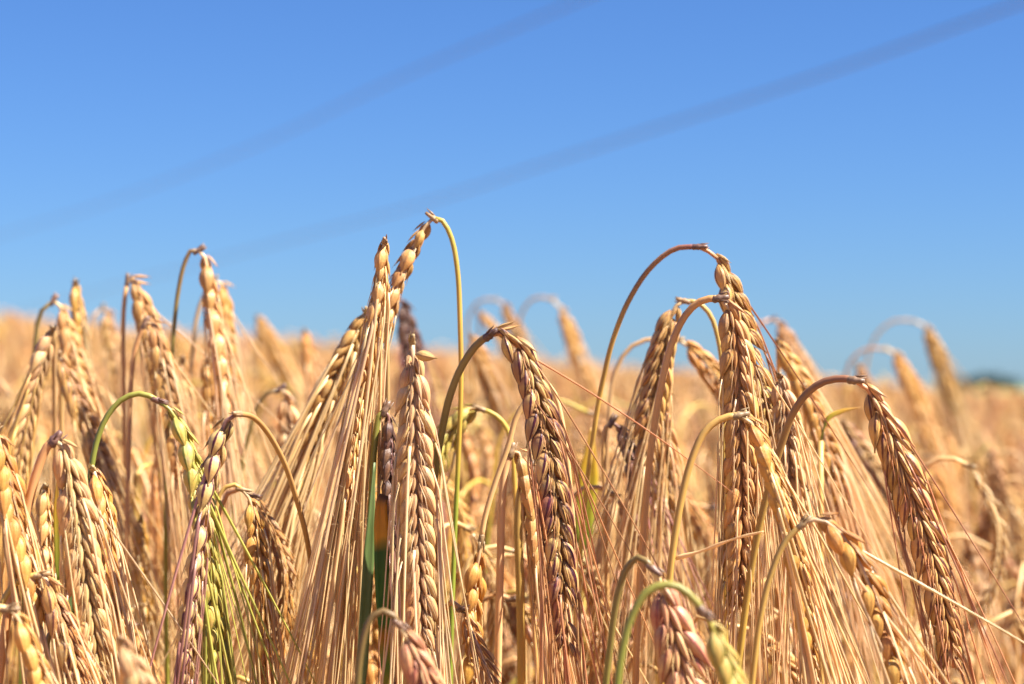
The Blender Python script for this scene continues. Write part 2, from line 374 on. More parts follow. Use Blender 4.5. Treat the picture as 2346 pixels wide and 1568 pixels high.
HID = 0
def hero(label, d, stem, ear, sd=0.0, ed=0.0, leaf=None, group='ripe barley stalks in the foreground', **kw):
    """d: distance from the camera; stem: pixel points bottom -> neck; ear: pixel points neck -> apex;
       sd / ed: how much farther the foot of the arc / the apex of the ear is than the neck"""
    global HID; HID += 1; r = random.Random(HID * 7 + 3)
    if stem is None:      # arc hidden behind its own ear
        x, y = ear[0]; sd = sd or .022
        stem = [(x + 6, y + 260), (x + 4, y + 120), (x + 3, y + 25), (x + 1, y + 1)]
    if d > 1.2: kw.setdefault('stemm', 's_brown')
    n = len(stem); s3 = [P(x, y, d + sd * (1 - i / (n - 1))) for i, (x, y) in enumerate(stem)]
    m = len(ear); e3 = [P(x, y, d + ed * i / (m - 1)) for i, (x, y) in enumerate(ear)]
    kw.setdefault('gap', float(np.linalg.norm(e3[0] - s3[-1]))); e3 = [s3[-1]] + e3
    dn = nrm(s3[0] - s3[1]); p1 = s3[0] + dn * .03; foot = np.array((p1[0] + dn[0] * .08 + r.uniform(-.01, .01), p1[1] + .02 + r.uniform(0, .03), 0))
    foot[2] = ground(foot[0], foot[1]) - .01
    mid = np.array((foot[0] * .7 + p1[0] * .3, foot[1] * .7 + p1[1] * .3, p1[2] * .5))
    s3 = [foot, mid, p1 + np.array((0, 0, -.02))] + s3
    root = bpy.data.objects.new('barley_stalk', None); sc.collection.objects.link(root)
    root.location = foot; root.empty_display_size = .01; tag(root, label, 'barley stalk', group)
    make_stalk(s3, e3, base=foot, root=root, seed=HID, view=nrm(CAM - e3[len(e3)//2]), **kw)
    return root, foot

def add_leaf(root, foot, pts, d, wpx, mat, dd=0.0, name='leaf', side=None, taper=(.5, .15)):
    n = len(pts); c, L = spline([P(x, y, d + dd * i / (n - 1)) - foot for i, (x, y) in enumerate(pts)], 26)
    t = np.linspace(0, 1, 26); wd = wpx / F * d * np.clip(np.minimum(taper[0] + t * 3, taper[1] + (1 - t) * 2.2), 0, 1)
    b = MB(); b.ribbon(c, wd, np.array((.9, .45, 0)) if side is None else np.array(side)); return b.build(name, M[mat], root)

def loose(root, foot, a, b, d, mat, wd=1.0):
    '''a single grain standing off its ear'''
    p, q = P(*a, d) - foot, P(*b, d - .004) - foot; L = np.linalg.norm(q - p); kd = (q - p) / L
    x = nrm(np.cross(kd, (0, 1, 0))); y = np.cross(kd, x)
    o = link('loose_grain', kernel_mesh(mat), root); M2 = np.stack([x * L * wd, y * L * wd, kd * L], 1)
    o.matrix_local = Matrix([[*M2[k], p[k]] for k in range(3)] + [[0, 0, 0, 1]])

# ---------------------------------------------------------------- ground and far land
soil = NT('soil'); tcs = soil.N('ShaderNodeNewGeometry'); n1 = soil.noise(tcs.outputs['Position'], 14, 5, .6)
M['soil'] = soil.finish(soil.mix(soil.mapr(n1, .3, .7), (.20, .12, .06), (.34, .21, .11)), .9, 0, n1, .8, .02, .2, 0)
def sheet(name, xs, ys, zf, mat):
    v = [(x, y, zf(x, y)) for y in ys for x in xs]; nx = len(xs)
    f = [(j*nx+i, j*nx+i+1, (j+1)*nx+i+1, (j+1)*nx+i) for j in range(len(ys)-1) for i in range(nx-1)]
    me = bpy.data.meshes.new(name); me.from_pydata(v, [], f); me.materials.append(mat)
    me.polygons.foreach_set('use_smooth', [True] * len(f)); return tag(link(name, me), kind='structure')
def far_ground(x, y):
    r_ = math.hypot(x, y); t = min(1, max(0, (r_ - 40) / 140)); t = t * t * (3 - 2 * t)
    return ground(x, y) * (1 - t) + t * (-1.1 + .010 * max(-150, min(-x - 20, 150)) * (1 if x < -20 else 0))
gy = [-60, -30, -12, -5, -2, 0, .5, 1, 1.5, 2, 3, 4, 5, 6, 8, 10, 12, 15, 18, 22, 27, 33, 40, 50, 65, 85, 110, 150, 200, 280, 400, 700, 1200, 2500]
gx = [-2500, -900, -400, -200, -120, -70, -40, -25, -15, -10, -7, -5, -4, -3, -2, -1, 0, 1, 2, 3, 4, 5, 7, 10, 15, 25, 40, 70, 120, 200, 400, 900, 2500]
sheet('ground', gx, gy, far_ground, M['soil'])
gm = NT('meadow'); gp = gm.N('ShaderNodeNewGeometry'); g1 = gm.noise(gp.outputs['Position'], .05, 4)
gmat = gm.finish(gm.mix(gm.mapr(g1, .3, .7), (.11, .16, .035), (.17, .22, .05)), .9, 0, None, vary=0)
sheet('green_field', [x for x in gx if abs(x) > 4 or x == 0], [y for y in gy if y >= 280], lambda x, y: far_ground(x, y) + .25, gmat)
# the ripe crop past 26 m, seen edge-on: its bumpy top surface
cm = NT('far_crop'); cp_ = cm.N('ShaderNodeNewGeometry'); c1 = cm.noise(cp_.outputs['Position'], 6, 5, .65)
cmat = cm.finish(cm.mix(cm.mapr(c1, .3, .7), (.70, .44, .21), (.46, .26, .12)), .8, 0, c1, .8, .05, .2, 0)
rs = random.Random(4)
cy = [24 * 1.045 ** k for k in range(58)]; cx = [k / 40 for k in range(-44, 45)]
v = [(u * y, y, far_ground(u * y, y) + (.74 if k < 3 else .82) + rs.uniform(-.06, .06)) for k, y in enumerate(cy) for u in cx]
nx = len(cx); f = [(j*nx+i, j*nx+i+1, (j+1)*nx+i+1, (j+1)*nx+i) for j in range(len(cy)-1) for i in range(nx-1)]
me = bpy.data.meshes.new('barley_canopy'); me.from_pydata(v, [], f); me.materials.append(cmat)
tag(link('barley_canopy', me), 'ripe barley crop running off to the horizon', 'crop', kind='stuff')

# trees on the horizon at the right
lf = NT('tree_leaves'); lmat = lf.finish(lf.mix(lf.mapr(lf.noise(lf.N('ShaderNodeNewGeometry').outputs['Position'], .8, 3), .3, .7), (.030, .055, .030), (.065, .10, .04)), .6, .15, None, vary=.3)
bk = NT('bark'); bmat = bk.finish(bk.mix(.5, (.12, .08, .05), (.07, .05, .035)), .9, 0, None, vary=0)
def tree(px, d, h, wd, label, seed):
    r = random.Random(seed); p = P(px, 900, d); base = Vector((p[0], p[1], far_ground(p[0], p[1])))
    root = link('tree', None); root.location = base; tag(root, label, 'tree', 'trees on the horizon')
    b = MB(); b.tube([(0, 0, -.2), (.1, 0, h*.3), (0, .1, h*.75)], [h*.045, h*.03, h*.01], 8)
    for k in range(7):
        a = k * .9; b.tube([(0, 0, h * (.2 + k*.06)), (math.cos(a) * wd*.22, math.sin(a) * wd*.22, h*(.4 + k*.06)), (math.cos(a) * wd*.38, math.sin(a) * wd*.38, h*(.5 + k*.05))], [h*.018, h*.01, h*.004], 5)
    b.build('trunk', bmat, root); c = MB()
    cl = [(r.uniform(-1, 1), r.uniform(-1, 1), r.uniform(-.8, 1)) for _ in range(26)]
    for k in range(1500):
        q = cl[k % 26]; s_ = .36
        x = [q[i] * .62 + r.gauss(0, s_ * .5) for i in range(3)]; z = h * .56 + x[2] * h * .42
        if z < h * .08: continue
        p0 = np.array((x[0] * wd * .5, x[1] * wd * .5, z)); a = np.array([r.gauss(0, 1) for _ in range(3)]); a = nrm(a); b2 = nrm(np.cross(a, (r.random(), .4, r.random()))); e = h * r.uniform(.05, .09)
        c.add([p0 - a*e, p0 + b2*e*.5, p0 + a*e, p0 - b2*e*.5], [(0, 1, 2, 3)], [(0, 0), (1, 0), (1, 1), (0, 1)])
    c.build('crown', lmat, root)
tree(2222, 520, 4.3, 7.0, 'low dark rounded tree at the left end of the blurred clump on the horizon', 1)
tree(2262, 500, 4.9, 8.0, 'tallest dark tree in the middle of the blurred clump on the horizon', 2)
tree(2308, 540, 4.0, 8.0, 'wide dark tree at the right end of the blurred clump on the horizon', 3)

# overhead cables
ca = NT('cable'); camat = ca.finish(ca.mix(.5, (.008, .016, .03), (.015, .025, .04)), .5, 0, None, vary=0)
def cable(pix, h, rad, label, ext0, ext1):
    pts = []
    for x, y in pix:
        e = P(x, y, 1) - CAM; pts.append(CAM + e * (h / e[2]))
    a = pts[0] + (pts[0] - pts[1]) * ext0; z = pts[-1] + (pts[-1] - pts[-2]) * ext1
    c, _ = spline([a] + pts + [z], 90); b = MB(); b.tube(c - a, np.full(90, rad), 8, vv=None)
    o = b.build('overhead_cable', camat); o.location = a; tag(o, label, 'cable', 'overhead cables')
cable([(2346, 5), (1900, 165), (1500, 295), (1220, 385), (960, 470), (700, 540), (400, 620)], 6.0, .024, 'lower and darker of the two blurred overhead cables', 3.0, 3.0)
cable([(1330, 0), (900, 185), (640, 310), (420, 400), (200, 480), (0, 540)], 6.0, .015, 'upper and fainter of the two blurred overhead cables', 2.4, 3.0)

# ---------------------------------------------------------------- the stalks that can be told apart
H = hero
fs = 'in the sharp front row'
# centre
H('tall upright blunt topped ear with a dense sheaf of awns, left of centre', .668, None,
  [(880, 553), (874, 640), (852, 780), (826, 920), (803, 1050), (788, 1220)], roll=1.15, kern='k_straw', awnm='a_straw', size=.84, spacing=.0030, plump=1.12, awn_len=.14, spread=.10, sag=.25, hairs=True, awn_w=1.35, open_=.8)
H('slender ear hanging from a tall thin golden arch, behind the blunt topped ear', .70,
  [(1040, 1270), (1050, 1050), (1056, 880), (1054, 740), (1048, 620), (1034, 545), (1012, 505), (992, 500)], [(980, 512), (945, 570), (915, 640), (890, 720), (862, 820), (835, 930)],
  roll=1.35, size=.84, kern='k_straw', stemm='s_mix', awnm='a_pale', spread=.07, thick=.00085, open_=.8, spacing=.0039, awn_n=.6, plump=1.22)
pale_ear = H('broad pale flat ear with a broken stub on top, middle of the front row', .640, [(925, 1420), (915, 1180), (925, 960), (938, 850), (944, 796), (945, 785)],
  [(946, 815), (950, 930), (954, 1080), (956, 1220), (960, 1350), (968, 1500)], sd=.012, ed=-.004, roll=.12, kern='k_pale', awnm='a_pale', size=1.06, awn_w=1.35, awn2=.04, spread=.12, stemm='s_straw', awn_n=.85, plump=1.07, open_=1.05)
loose(*pale_ear, (952, 812), (1004, 822), .638, 'k_pale', 1.1); loose(*pale_ear, (944, 800), (930, 850), .642, 'k_pale', .8)
H('dark bluish ear on a shaded green arch, touching the broad pale ear', .668,
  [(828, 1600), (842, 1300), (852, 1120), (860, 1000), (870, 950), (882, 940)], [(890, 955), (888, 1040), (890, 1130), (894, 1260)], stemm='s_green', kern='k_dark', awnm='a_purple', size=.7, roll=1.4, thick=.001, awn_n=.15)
H('purple brown ear on a smooth olive arch, right of centre in the front row', .640,
  [(1000, 1060), (1012, 990), (1030, 910), (1058, 840), (1094, 788), (1122, 768)], [(1140, 757), (1185, 785), (1222, 880), (1252, 1000), (1272, 1150), (1288, 1330), (1300, 1500)],
  sd=.01, roll=.35, kern='k_purple', stemm='s_olive', awnm='a_red', awn2=.08, size=1.04, thick=.00115, spread=.12, awn_n=.8, sag=.2, plump=1.17, spacing=.0029)
H('small straw ear with a pale kinked neck, low in the middle', .660, [(1188, 945), (1165, 1020), (1130, 1120), (1110, 1190), (1102, 1240)], [(1098, 1268), (1088, 1350), (1080, 1450), (1086, 1580)],
  stemm='s_straw', roll=1.0, kern='k_gold', awnm='a_straw', plump=1.19, spacing=.0036, size=.9, awn_n=.4, sd=.0)
H('narrow brown ear folded against a thick straight stem, beside the purple brown ear', .672, [(1140, 1568), (1146, 1300), (1150, 1150), (1160, 1060), (1170, 1035)], [(1186, 1036), (1205, 1100), (1220, 1180), (1238, 1290), (1246, 1400)],
  stemm='s_straw', roll=1.3, kern='k_straw', awnm='a_straw', size=.85, thick=.00125, awn_n=.4)
H('bare thick golden stem, low between the straw ear and the purple brown ear', .70, [(1195, 1568), (1192, 1350), (1188, 1180), (1200, 1100), (1215, 1075)], [(1228, 1085), (1250, 1150), (1262, 1250), (1270, 1350)],
  stemm='s_gold', roll=.8, kern='k_brown', size=.8, thick=.0015)
H('yellowish green short ear pointing left from a thin yellow neck, behind the olive arch', .745, [(1180, 1120), (1172, 1020), (1158, 975), (1130, 948), (1100, 937)], [(1088, 934), (1055, 950), (1030, 985), (1010, 1030), (1000, 1080)],
  stemm='s_mix', kern='k_green', awnm='a_straw', size=.95, roll=.9, awn_n=.5)
H('blurred ear at the bottom edge under an olive hoop, below the broad pale ear', .560, [(818, 1600), (826, 1500), (845, 1425), (872, 1400), (900, 1410), (915, 1432)], [(925, 1450), (955, 1500), (985, 1570), (1005, 1680)],
  stemm='s_olive', kern='k_red', awnm='a_straw', size=1.0, roll=.4, thick=.0009)
H('blurred dark chestnut ear standing behind the blunt topped ear', .98, [(860, 830), (870, 740), (890, 690), (905, 680)], [(918, 690), (936, 760), (950, 850), (962, 960)], detail=1, kern='k_dark', awnm='a_purple', roll=.6, size=1.15, stemm='s_rust')
H('shaded ear with a wide skirt of awns, left behind the blunt topped ear', .735, None, [(838, 715), (800, 800), (745, 920), (705, 1040), (680, 1150)], roll=.7, detail=1, kern='k_straw', awnm='a_straw', size=.9, spread=.12, awn_len=.14, awn_w=1.5)
# left
H('purple veined ear hanging from a rust coloured bow, left of centre', .632,
  [(716, 1330), (702, 1230), (678, 1140), (650, 1058), (612, 990), (578, 955), (545, 948)], [(520, 962), (494, 1040), (476, 1120), (462, 1220), (446, 1340), (434, 1450), (424, 1568)],
  roll=1.15, awn2=.15, kern='k_vein', sd=.05, stemm='s_brown', awnm='a_purple', size=.92, spread=.08, thick=.00085, sag=.1, spacing=.0038, plump=1.22, awn_n=.6, awn_w=1.15, open_=.85)
H('greenish yellow ear with lime green awns under a bright green arch, left of centre', .652,
  [(206, 1100), (222, 1010), (248, 950), (285, 912), (325, 902), (362, 918)], [(388, 938), (416, 985), (440, 1050), (462, 1150), (478, 1270), (490, 1400), (496, 1520)],
  roll=1.1, kern='k_green', stemm='s_green', awnm='a_green', size=.92, spread=.1, thick=.00088, awn_n=.8, spacing=.0037, plump=1.19, awn_w=1.2)
H('broad bleached ear on a thick ochre stem, far left of the front row', .620,
  [(35, 1300), (62, 1170), (88, 1070), (112, 1018), (125, 1008)], [(138, 1012), (160, 1090), (180, 1200), (198, 1330), (214, 1450), (228, 1560)], roll=.25, awn2=.2, kern='k_pale', awnm='a_pale', stemm='s_rust', size=1.08, thick=.0013, awn_w=1.25, spread=.1)
H('plump golden ear seen from its edge, just right of the broad bleached ear', .645, None, [(212, 1075), (232, 1130), (244, 1230), (256, 1360), (270, 1500)], roll=1.2, kern='k_gold', awnm='a_pale', size=.95, awn_n=.6)
H('ear cut by the left edge of the picture, leaning right, halfway down the crop', .615, [(-70, 1150), (-60, 1040), (-40, 990), (-20, 985)], [(-6, 1000), (12, 1090), (34, 1190), (62, 1300), (96, 1420)], roll=1.1, kern='k_gold', awnm='a_straw', size=1.0)
H('dull brown ear on a knobbly yellow hoop, low at the left edge', .612, [(-10, 1440), (8, 1375), (38, 1335), (70, 1320), (92, 1318)], [(104, 1326), (124, 1375), (146, 1440), (166, 1510), (182, 1600)], roll=.5, kern='k_brown', stemm='s_gold', awnm='a_straw', size=.95, thick=.0009)
H('soft focus ear in the bottom left corner with a pale flat neck', .572, [(-60, 1440), (-30, 1400), (0, 1392), (20, 1396)], [(36, 1410), (62, 1470), (90, 1550), (112, 1640)], roll=1.2, kern='k_gold', awnm='a_straw', size=.95, thick=.001)
H('soft focus ear rising only just above the bottom edge, left', .530, None, [(276, 1465), (300, 1510), (328, 1570), (350, 1650)], roll=.6, kern='k_pale', awnm='a_straw', size=.95)
H('shrivelled dark ear with a curled neck near the bottom left corner', .655, [(108, 1510), (110, 1462), (122, 1445), (150, 1438)], [(158, 1445), (168, 1480), (180, 1540), (196, 1620)], roll=.4, kern='k_brown', stemm='s_olive', size=.85, awn_n=.4)
H('golden ear under a thin yellow hook, right of the green awned ear', .672, [(488, 1250), (496, 1160), (510, 1122), (535, 1110), (556, 1122)], [(572, 1145), (584, 1210), (592, 1300), (598, 1400), (606, 1560)], roll=.9, kern='k_gold', stemm='s_gold', awnm='a_straw', size=.88, awn_n=.6, thick=.0007)
H('small edge-on ear low behind the broad bleached ear, beside a yellow blade', .70, None, [(102, 1115), (104, 1180), (106, 1260), (110, 1360)], roll=1.3, kern='k_straw', awnm='a_pale', size=.85, awn_n=.5)
H('blurred amber ear low between the broad bleached ear and the purple veined ear', .80, None, [(322, 1190), (324, 1260), (330, 1340), (338, 1430)], roll=1.2, detail=1, kern='k_gold', size=.85, awn_n=.5)
H('beaded ear hanging from a thin dark green hoop, tallest at the left', .785,
  [(392, 860), (398, 760), (408, 670), (424, 600), (440, 572), (454, 574)], [(468, 588), (482, 680), (496, 780), (510, 880), (522, 990)], roll=1.3, kern='k_straw', stemm='s_olive', awnm='a_pale', size=.95, spacing=.0040, thick=.0008, plump=1.25, awn_n=.7)
H('blurred ear peeping out behind the beaded ear', .90, [(440, 820), (450, 730), (470, 670), (490, 645)], [(506, 650), (516, 740), (528, 840), (540, 950)], detail=1, roll=.8, kern='k_gold', awnm='a_pale', size=1.0)
H('ear on a straight pinkish stem, rising above the crop line at the left', .82, [(284, 920), (282, 800), (284, 700), (292, 645)], [(302, 640), (326, 700), (348, 780), (366, 860), (380, 950)], detail=1, roll=.5, kern='k_straw', size=1.02, stemm='s_rust')
H('brown ear on a curved rust stem, touching the ear on the straight pinkish stem', .775, [(296, 1000), (300, 880), (312, 790), (332, 742)], [(348, 740), (368, 810), (384, 890), (400, 990), (414, 1090)], roll=.6, kern='k_straw', stemm='s_rust', size=.98)
H('ear under a short dark hoop near the left edge, at the crop line', .84, [(80, 800), (86, 740), (100, 705), (122, 690)], [(138, 702), (158, 770), (180, 850), (206, 940), (232, 1040)], detail=1, roll=.9, kern='k_straw', stemm='s_olive', size=1.02)
H('small upright ear with a pointed tip at the crop line, near the left edge', .86, None, [(172, 650), (178, 700), (184, 770), (190, 850)], detail=1, roll=1.2, kern='k_gold', size=.85, awn_n=.5)
H('pale bundle of an ear leaning left, its awns combed to the left edge', .765, None, [(120, 755), (96, 820), (72, 900), (52, 1000), (36, 1110)], roll=.9, kern='k_pale', awnm='a_gold', size=.95, awn_n=1, spread=.12)
H('dark brown shaded ear leaning right, under the ear with the short dark hoop', .80, None, [(136, 815), (160, 870), (188, 940), (218, 1020), (250, 1120)], detail=1, roll=.5, kern='k_brown', size=1.1)
H('blurred ear with a faint grey hoop, left of the straight pinkish stem', 1.12, [(200, 800), (206, 745), (220, 715), (234, 708)], [(242, 712), (254, 770), (264, 840), (276, 920)], detail=1, roll=.7, kern='k_brown', size=1.1)
H('short ear just left of the foot of the beaded ear', .86, None, [(418, 825), (422, 880), (428, 950), (436, 1040)], detail=1, roll=.8, kern='k_brown', size=.9)
H('short pale ear just below the beaded ear', .83, None, [(474, 830), (478, 890), (482, 960), (488, 1050)], detail=1, roll=1.3, kern='k_gold', awnm='a_pale', size=.95)
H('flat pale blurred ear between the beaded ear and the skirted ear', .84, [(580, 960), (592, 925), (612, 900), (640, 892)], [(652, 900), (660, 960), (668, 1040), (672, 1130)], detail=1, roll=.1, kern='k_pale', size=1.1, awnm='a_pale', stemm='s_olive')
H('blurred ear leaning right in the dip left of the blunt topped ear', 1.32, None, [(588, 728), (620, 780), (652, 840), (684, 920)], detail=1, roll=.4, size=1.15, kern='k_gold')
H('small blurred ear in the dip, right of the leaning one', 1.12, None, [(698, 760), (708, 810), (716, 870), (722, 940)], detail=1, roll=.9, size=.95, kern='k_gold')
# right
H('tall ear with round grains at its top, under the highest arch on the right', .700,
  [(1365, 960), (1384, 860), (1404, 780), (1440, 690), (1492, 612), (1548, 570), (1600, 566)], [(1640, 588), (1664, 640), (1694, 730), (1724, 830), (1748, 930), (1766, 1040)],
  sd=.015, roll=.45, awn2=.1, kern='k_brown', stemm='s_arch', awnm='a_red', size=1.0, awn_n=.6, plump=1.24, spacing=.0031, thick=.00088)
H('long straight brown ear under the second arch on the right', .662,
  [(1482, 1120), (1494, 1010), (1512, 900), (1538, 790), (1574, 718), (1610, 688), (1648, 684)], [(1666, 694), (1686, 780), (1694, 900), (1696, 1020), (1698, 1150), (1694, 1290), (1688, 1400)],
  sd=.01, roll=.15, awn2=.12, kern='k_straw', stemm='s_rust', awnm='a_straw', size=1.05, thick=.0011, spread=.09)
H('ear hanging left from a yellow hoop, behind the second arch on the right', .735,
  [(1658, 960), (1656, 860), (1646, 780), (1626, 720), (1598, 694), (1568, 690)], [(1548, 702), (1526, 770), (1506, 860), (1490, 960), (1480, 1070)], roll=.2, kern='k_brown', stemm='s_gold', awnm='a_straw', size=.98)
H('blurred ear pointing down right from a pink arch, behind the second arch', .83, [(1396, 960), (1402, 880), (1424, 820), (1460, 785), (1510, 776), (1550, 778)], [(1568, 788), (1612, 825), (1656, 880), (1690, 950)], detail=1, roll=.6, kern='k_gold', stemm='s_straw', size=1.05)
H('shaded ear low behind the stem of the second arch', .765, None, [(1508, 905), (1516, 990), (1524, 1090), (1532, 1200)], roll=.3, kern='k_brown', size=1.0)
H('short blackish ear in the gap right of the purple brown ear', .745, [(1385, 1120), (1382, 1030), (1388, 980), (1402, 968)], [(1414, 978), (1436, 1020), (1456, 1075), (1466, 1130)], kern='k_dark', awnm='a_purple', stemm='s_rust', roll=.8, size=.95, awn_n=.4)
r_, f_ = H('slim ear under a golden bow that meets a dry side twig', .630,
  [(1536, 1310), (1546, 1230), (1560, 1150), (1582, 1060), (1614, 990), (1656, 958), (1694, 952)], [(1714, 962), (1752, 1040), (1788, 1140), (1814, 1240), (1836, 1350), (1852, 1460), (1862, 1568)],
  roll=1.25, awn2=.2, plump=1.15, kern='k_gold', stemm='s_gold', awnm='a_straw', size=.92, thick=.00105, awn_n=.9, awn_w=1.15, open_=.8)
b = MB(); c_, _ = spline([P(1548, 1280, .630) - f_, P(1610, 1262, .627) - f_, P(1680, 1236, .622) - f_, P(1750, 1218, .618) - f_], 20)
b.tube(c_, np.linspace(.0006, .0003, 20) * (1 + .3 * np.sin(np.linspace(0, 17, 20))), 7, .6); b.build('side_twig', M['a_straw'], r_)
H('flattened pale ear, right of the long straight brown ear', .690, None, [(1786, 862), (1798, 930), (1806, 1010), (1812, 1110), (1820, 1220)], roll=.1, kern='k_pale', awnm='a_pale', size=.92, spread=.16)
H('glossy brown ear bending right under a mauve arch', .640,
  [(1800, 990), (1822, 938), (1852, 898), (1890, 874), (1930, 868), (1958, 872)], [(1984, 888), (2022, 950), (2062, 1060), (2104, 1180), (2140, 1300), (2166, 1420), (2184, 1530)],
  sd=.01, roll=.2, awn2=.08, kern='k_brown', stemm='s_arch', awnm='a_red', size=1.06, thick=.00112, spread=.13, awn_n=.8, hairs=True, sag=.1)
H('golden ear slanting right with long pale awns crossing to the lower right corner', .600,
  [(1726, 1540), (1745, 1400), (1768, 1310), (1800, 1240), (1840, 1200)], [(1878, 1190), (1935, 1235), (1982, 1320), (2020, 1420), (2048, 1520), (2070, 1640)], roll=1.0, awn2=.12, plump=1.19, spacing=.0033, kern='k_gold', stemm='s_gold', awnm='a_pale', size=.98, awn_w=1.2, spread=.1, sag=.05)
H('rosy ear with wide open grains at the bottom edge, under a dark olive hook', .585, [(1385, 1600), (1398, 1480), (1412, 1380), (1436, 1302), (1466, 1276), (1496, 1304)], [(1512, 1335), (1532, 1400), (1554, 1490), (1578, 1600)], sd=.01, roll=.1, awn2=.05, kern='k_red', plump=1.12, stemm='s_olive', awnm='a_straw', size=1.25, thick=.00095, awn_n=.4, open_=1.2)
H('yellow green blurred ear at the bottom edge, under the thick bright green hoop', .530, [(1410, 1620), (1424, 1500), (1448, 1410), (1488, 1352), (1540, 1340), (1585, 1368), (1612, 1404)], [(1628, 1430), (1650, 1480), (1676, 1550), (1700, 1650)], roll=1.1, kern='k_green', stemm='s_green', awnm='a_green', size=.95, thick=.0010, awn_n=.3)
H('second beaded ear half hidden at the right of the tall round grained ear', .80, None, [(1780, 785), (1822, 850), (1862, 930), (1896, 1020), (1930, 1120)], detail=1, roll=.8, kern='k_gold', size=1.02)
H('blurred slanting ear at the crop line, right of the tall round grained ear', 1.12, [(1700, 850), (1715, 780), (1740, 742), (1768, 732)], [(1780, 738), (1812, 790), (1844, 850), (1878, 930)], detail=1, roll=.5, size=1.0, kern='k_brown', stemm='s_rust')
H('golden ear in soft focus left of the glossy brown ear', .775, None, [(1842, 890), (1872, 960), (1900, 1050), (1922, 1150)], detail=1, roll=.9, size=1.0, kern='k_gold')
H('mauve blurred ear slanting right behind the mauve arch', .95, None, [(1930, 970), (1970, 1020), (2010, 1080), (2050, 1160)], detail=1, roll=.5, size=1.0, kern='k_purple')
H('rightmost blurred ear standing clear against the sky under a tall grey hoop', 1.42, [(1980, 900), (1988, 820), (2010, 765), (2050, 735), (2090, 735)], [(2118, 748), (2146, 810), (2168, 870), (2192, 950)], detail=1, roll=.5, size=1.2, kern='k_gold', spread=.16)
H('blurred ear under a low grey hoop, next left of the rightmost one', 1.28, [(1935, 870), (1950, 825), (1985, 800), (2025, 800)], [(2046, 808), (2080, 870), (2112, 950), (2142, 1050)], detail=1, roll=.5, size=1.15, kern='k_gold')
H('blurred stubby ear at the crop line behind the mauve arch', 1.3, None, [(1962, 836), (1990, 880), (2014, 940)], detail=1, roll=.5, size=1.0, kern='k_brown')
H('blurred ear under a wide grey hoop, midway between the two tall arches', 1.30, [(1188, 770), (1196, 715), (1225, 682), (1262, 685)], [(1284, 706), (1308, 770), (1334, 850), (1362, 950)], detail=1, roll=.6, size=1.15, kern='k_gold')
H('blurred ear under a faint hoop, above the top of the olive arch', 1.35, [(1070, 790), (1074, 725), (1098, 690), (1132, 686)], [(1150, 696), (1172, 735), (1196, 790), (1222, 860)], detail=1, roll=.6, size=1.05, kern='k_brown')
H('small blurred ear left of the top of the olive arch, pointing right', 1.40, None, [(1096, 716), (1122, 742), (1150, 780), (1172, 830)], detail=1, roll=.9, size=.85, kern='k_gold')
H('blurred ear directly behind the olive arch', 1.08, None, [(1080, 772), (1108, 830), (1134, 900), (1158, 990)], detail=1, roll=.5, size=1.0, kern='k_gold')

# blades: each is its own shoot
def shoot(label, pts, d, wpx, mat, dd=0.0, side=None, taper=(.5, .15)):
    root = link('grass_blade', None); p0 = P(*pts[0], d); foot = np.array((p0[0], p0[1] + .01, ground(p0[0], p0[1]))); root.location = foot
    tag(root, label, 'grass blade')
    b = MB(); sp_, _ = spline([(0, 0, -.01), (p0 - foot) * .6, p0 - foot], 30); b.tube(sp_, np.linspace(.0016, .0010, 30), 8, .7); b.build('stem', M['s_gold' if mat != 'l_blade' else 's_green'], root)
    add_leaf(root, foot, pts, d, wpx, mat, dd, side=side, taper=taper)
shoot('green blade with an orange scorched tip, left of the broad pale ear', [(892, 1600), (886, 1470), (876, 1340), (874, 1230), (874, 1150), (880, 1134)], .643, 34, 'l_green', side=(1, .1, 0), taper=(.5, .65))
shoot('blue green upright blade, left of the blade with the scorched tip', [(824, 1620), (832, 1480), (843, 1300), (852, 1160), (858, 1060)], .658, 26, 'l_blade', side=(1, .25, 0))
shoot('blurred yellow blade with a green foot, right of the purple brown ear', [(1336, 1260), (1338, 1180), (1346, 1110), (1352, 1030), (1356, 980)], .80, 46, 'l_yellow', side=(1, .1, 0))
shoot('narrow yellow blade behind the broad bleached ear', [(134, 1330), (132, 1240), (130, 1160), (134, 1080)], .70, 16, 'l_yellow', side=(1, .1, 0))
shoot('dark olive blade hidden low behind the broad bleached ear', [(160, 1420), (158, 1340), (160, 1260), (164, 1190)], .73, 18, 'l_blade', side=(1, .3, 0))
shoot('bent dry yellow blade sticking out right behind the mauve arch', [(1880, 1010), (1896, 960), (1930, 942), (1970, 934)], .74, 12, 'l_yellow', side=(.2, .3, 1))

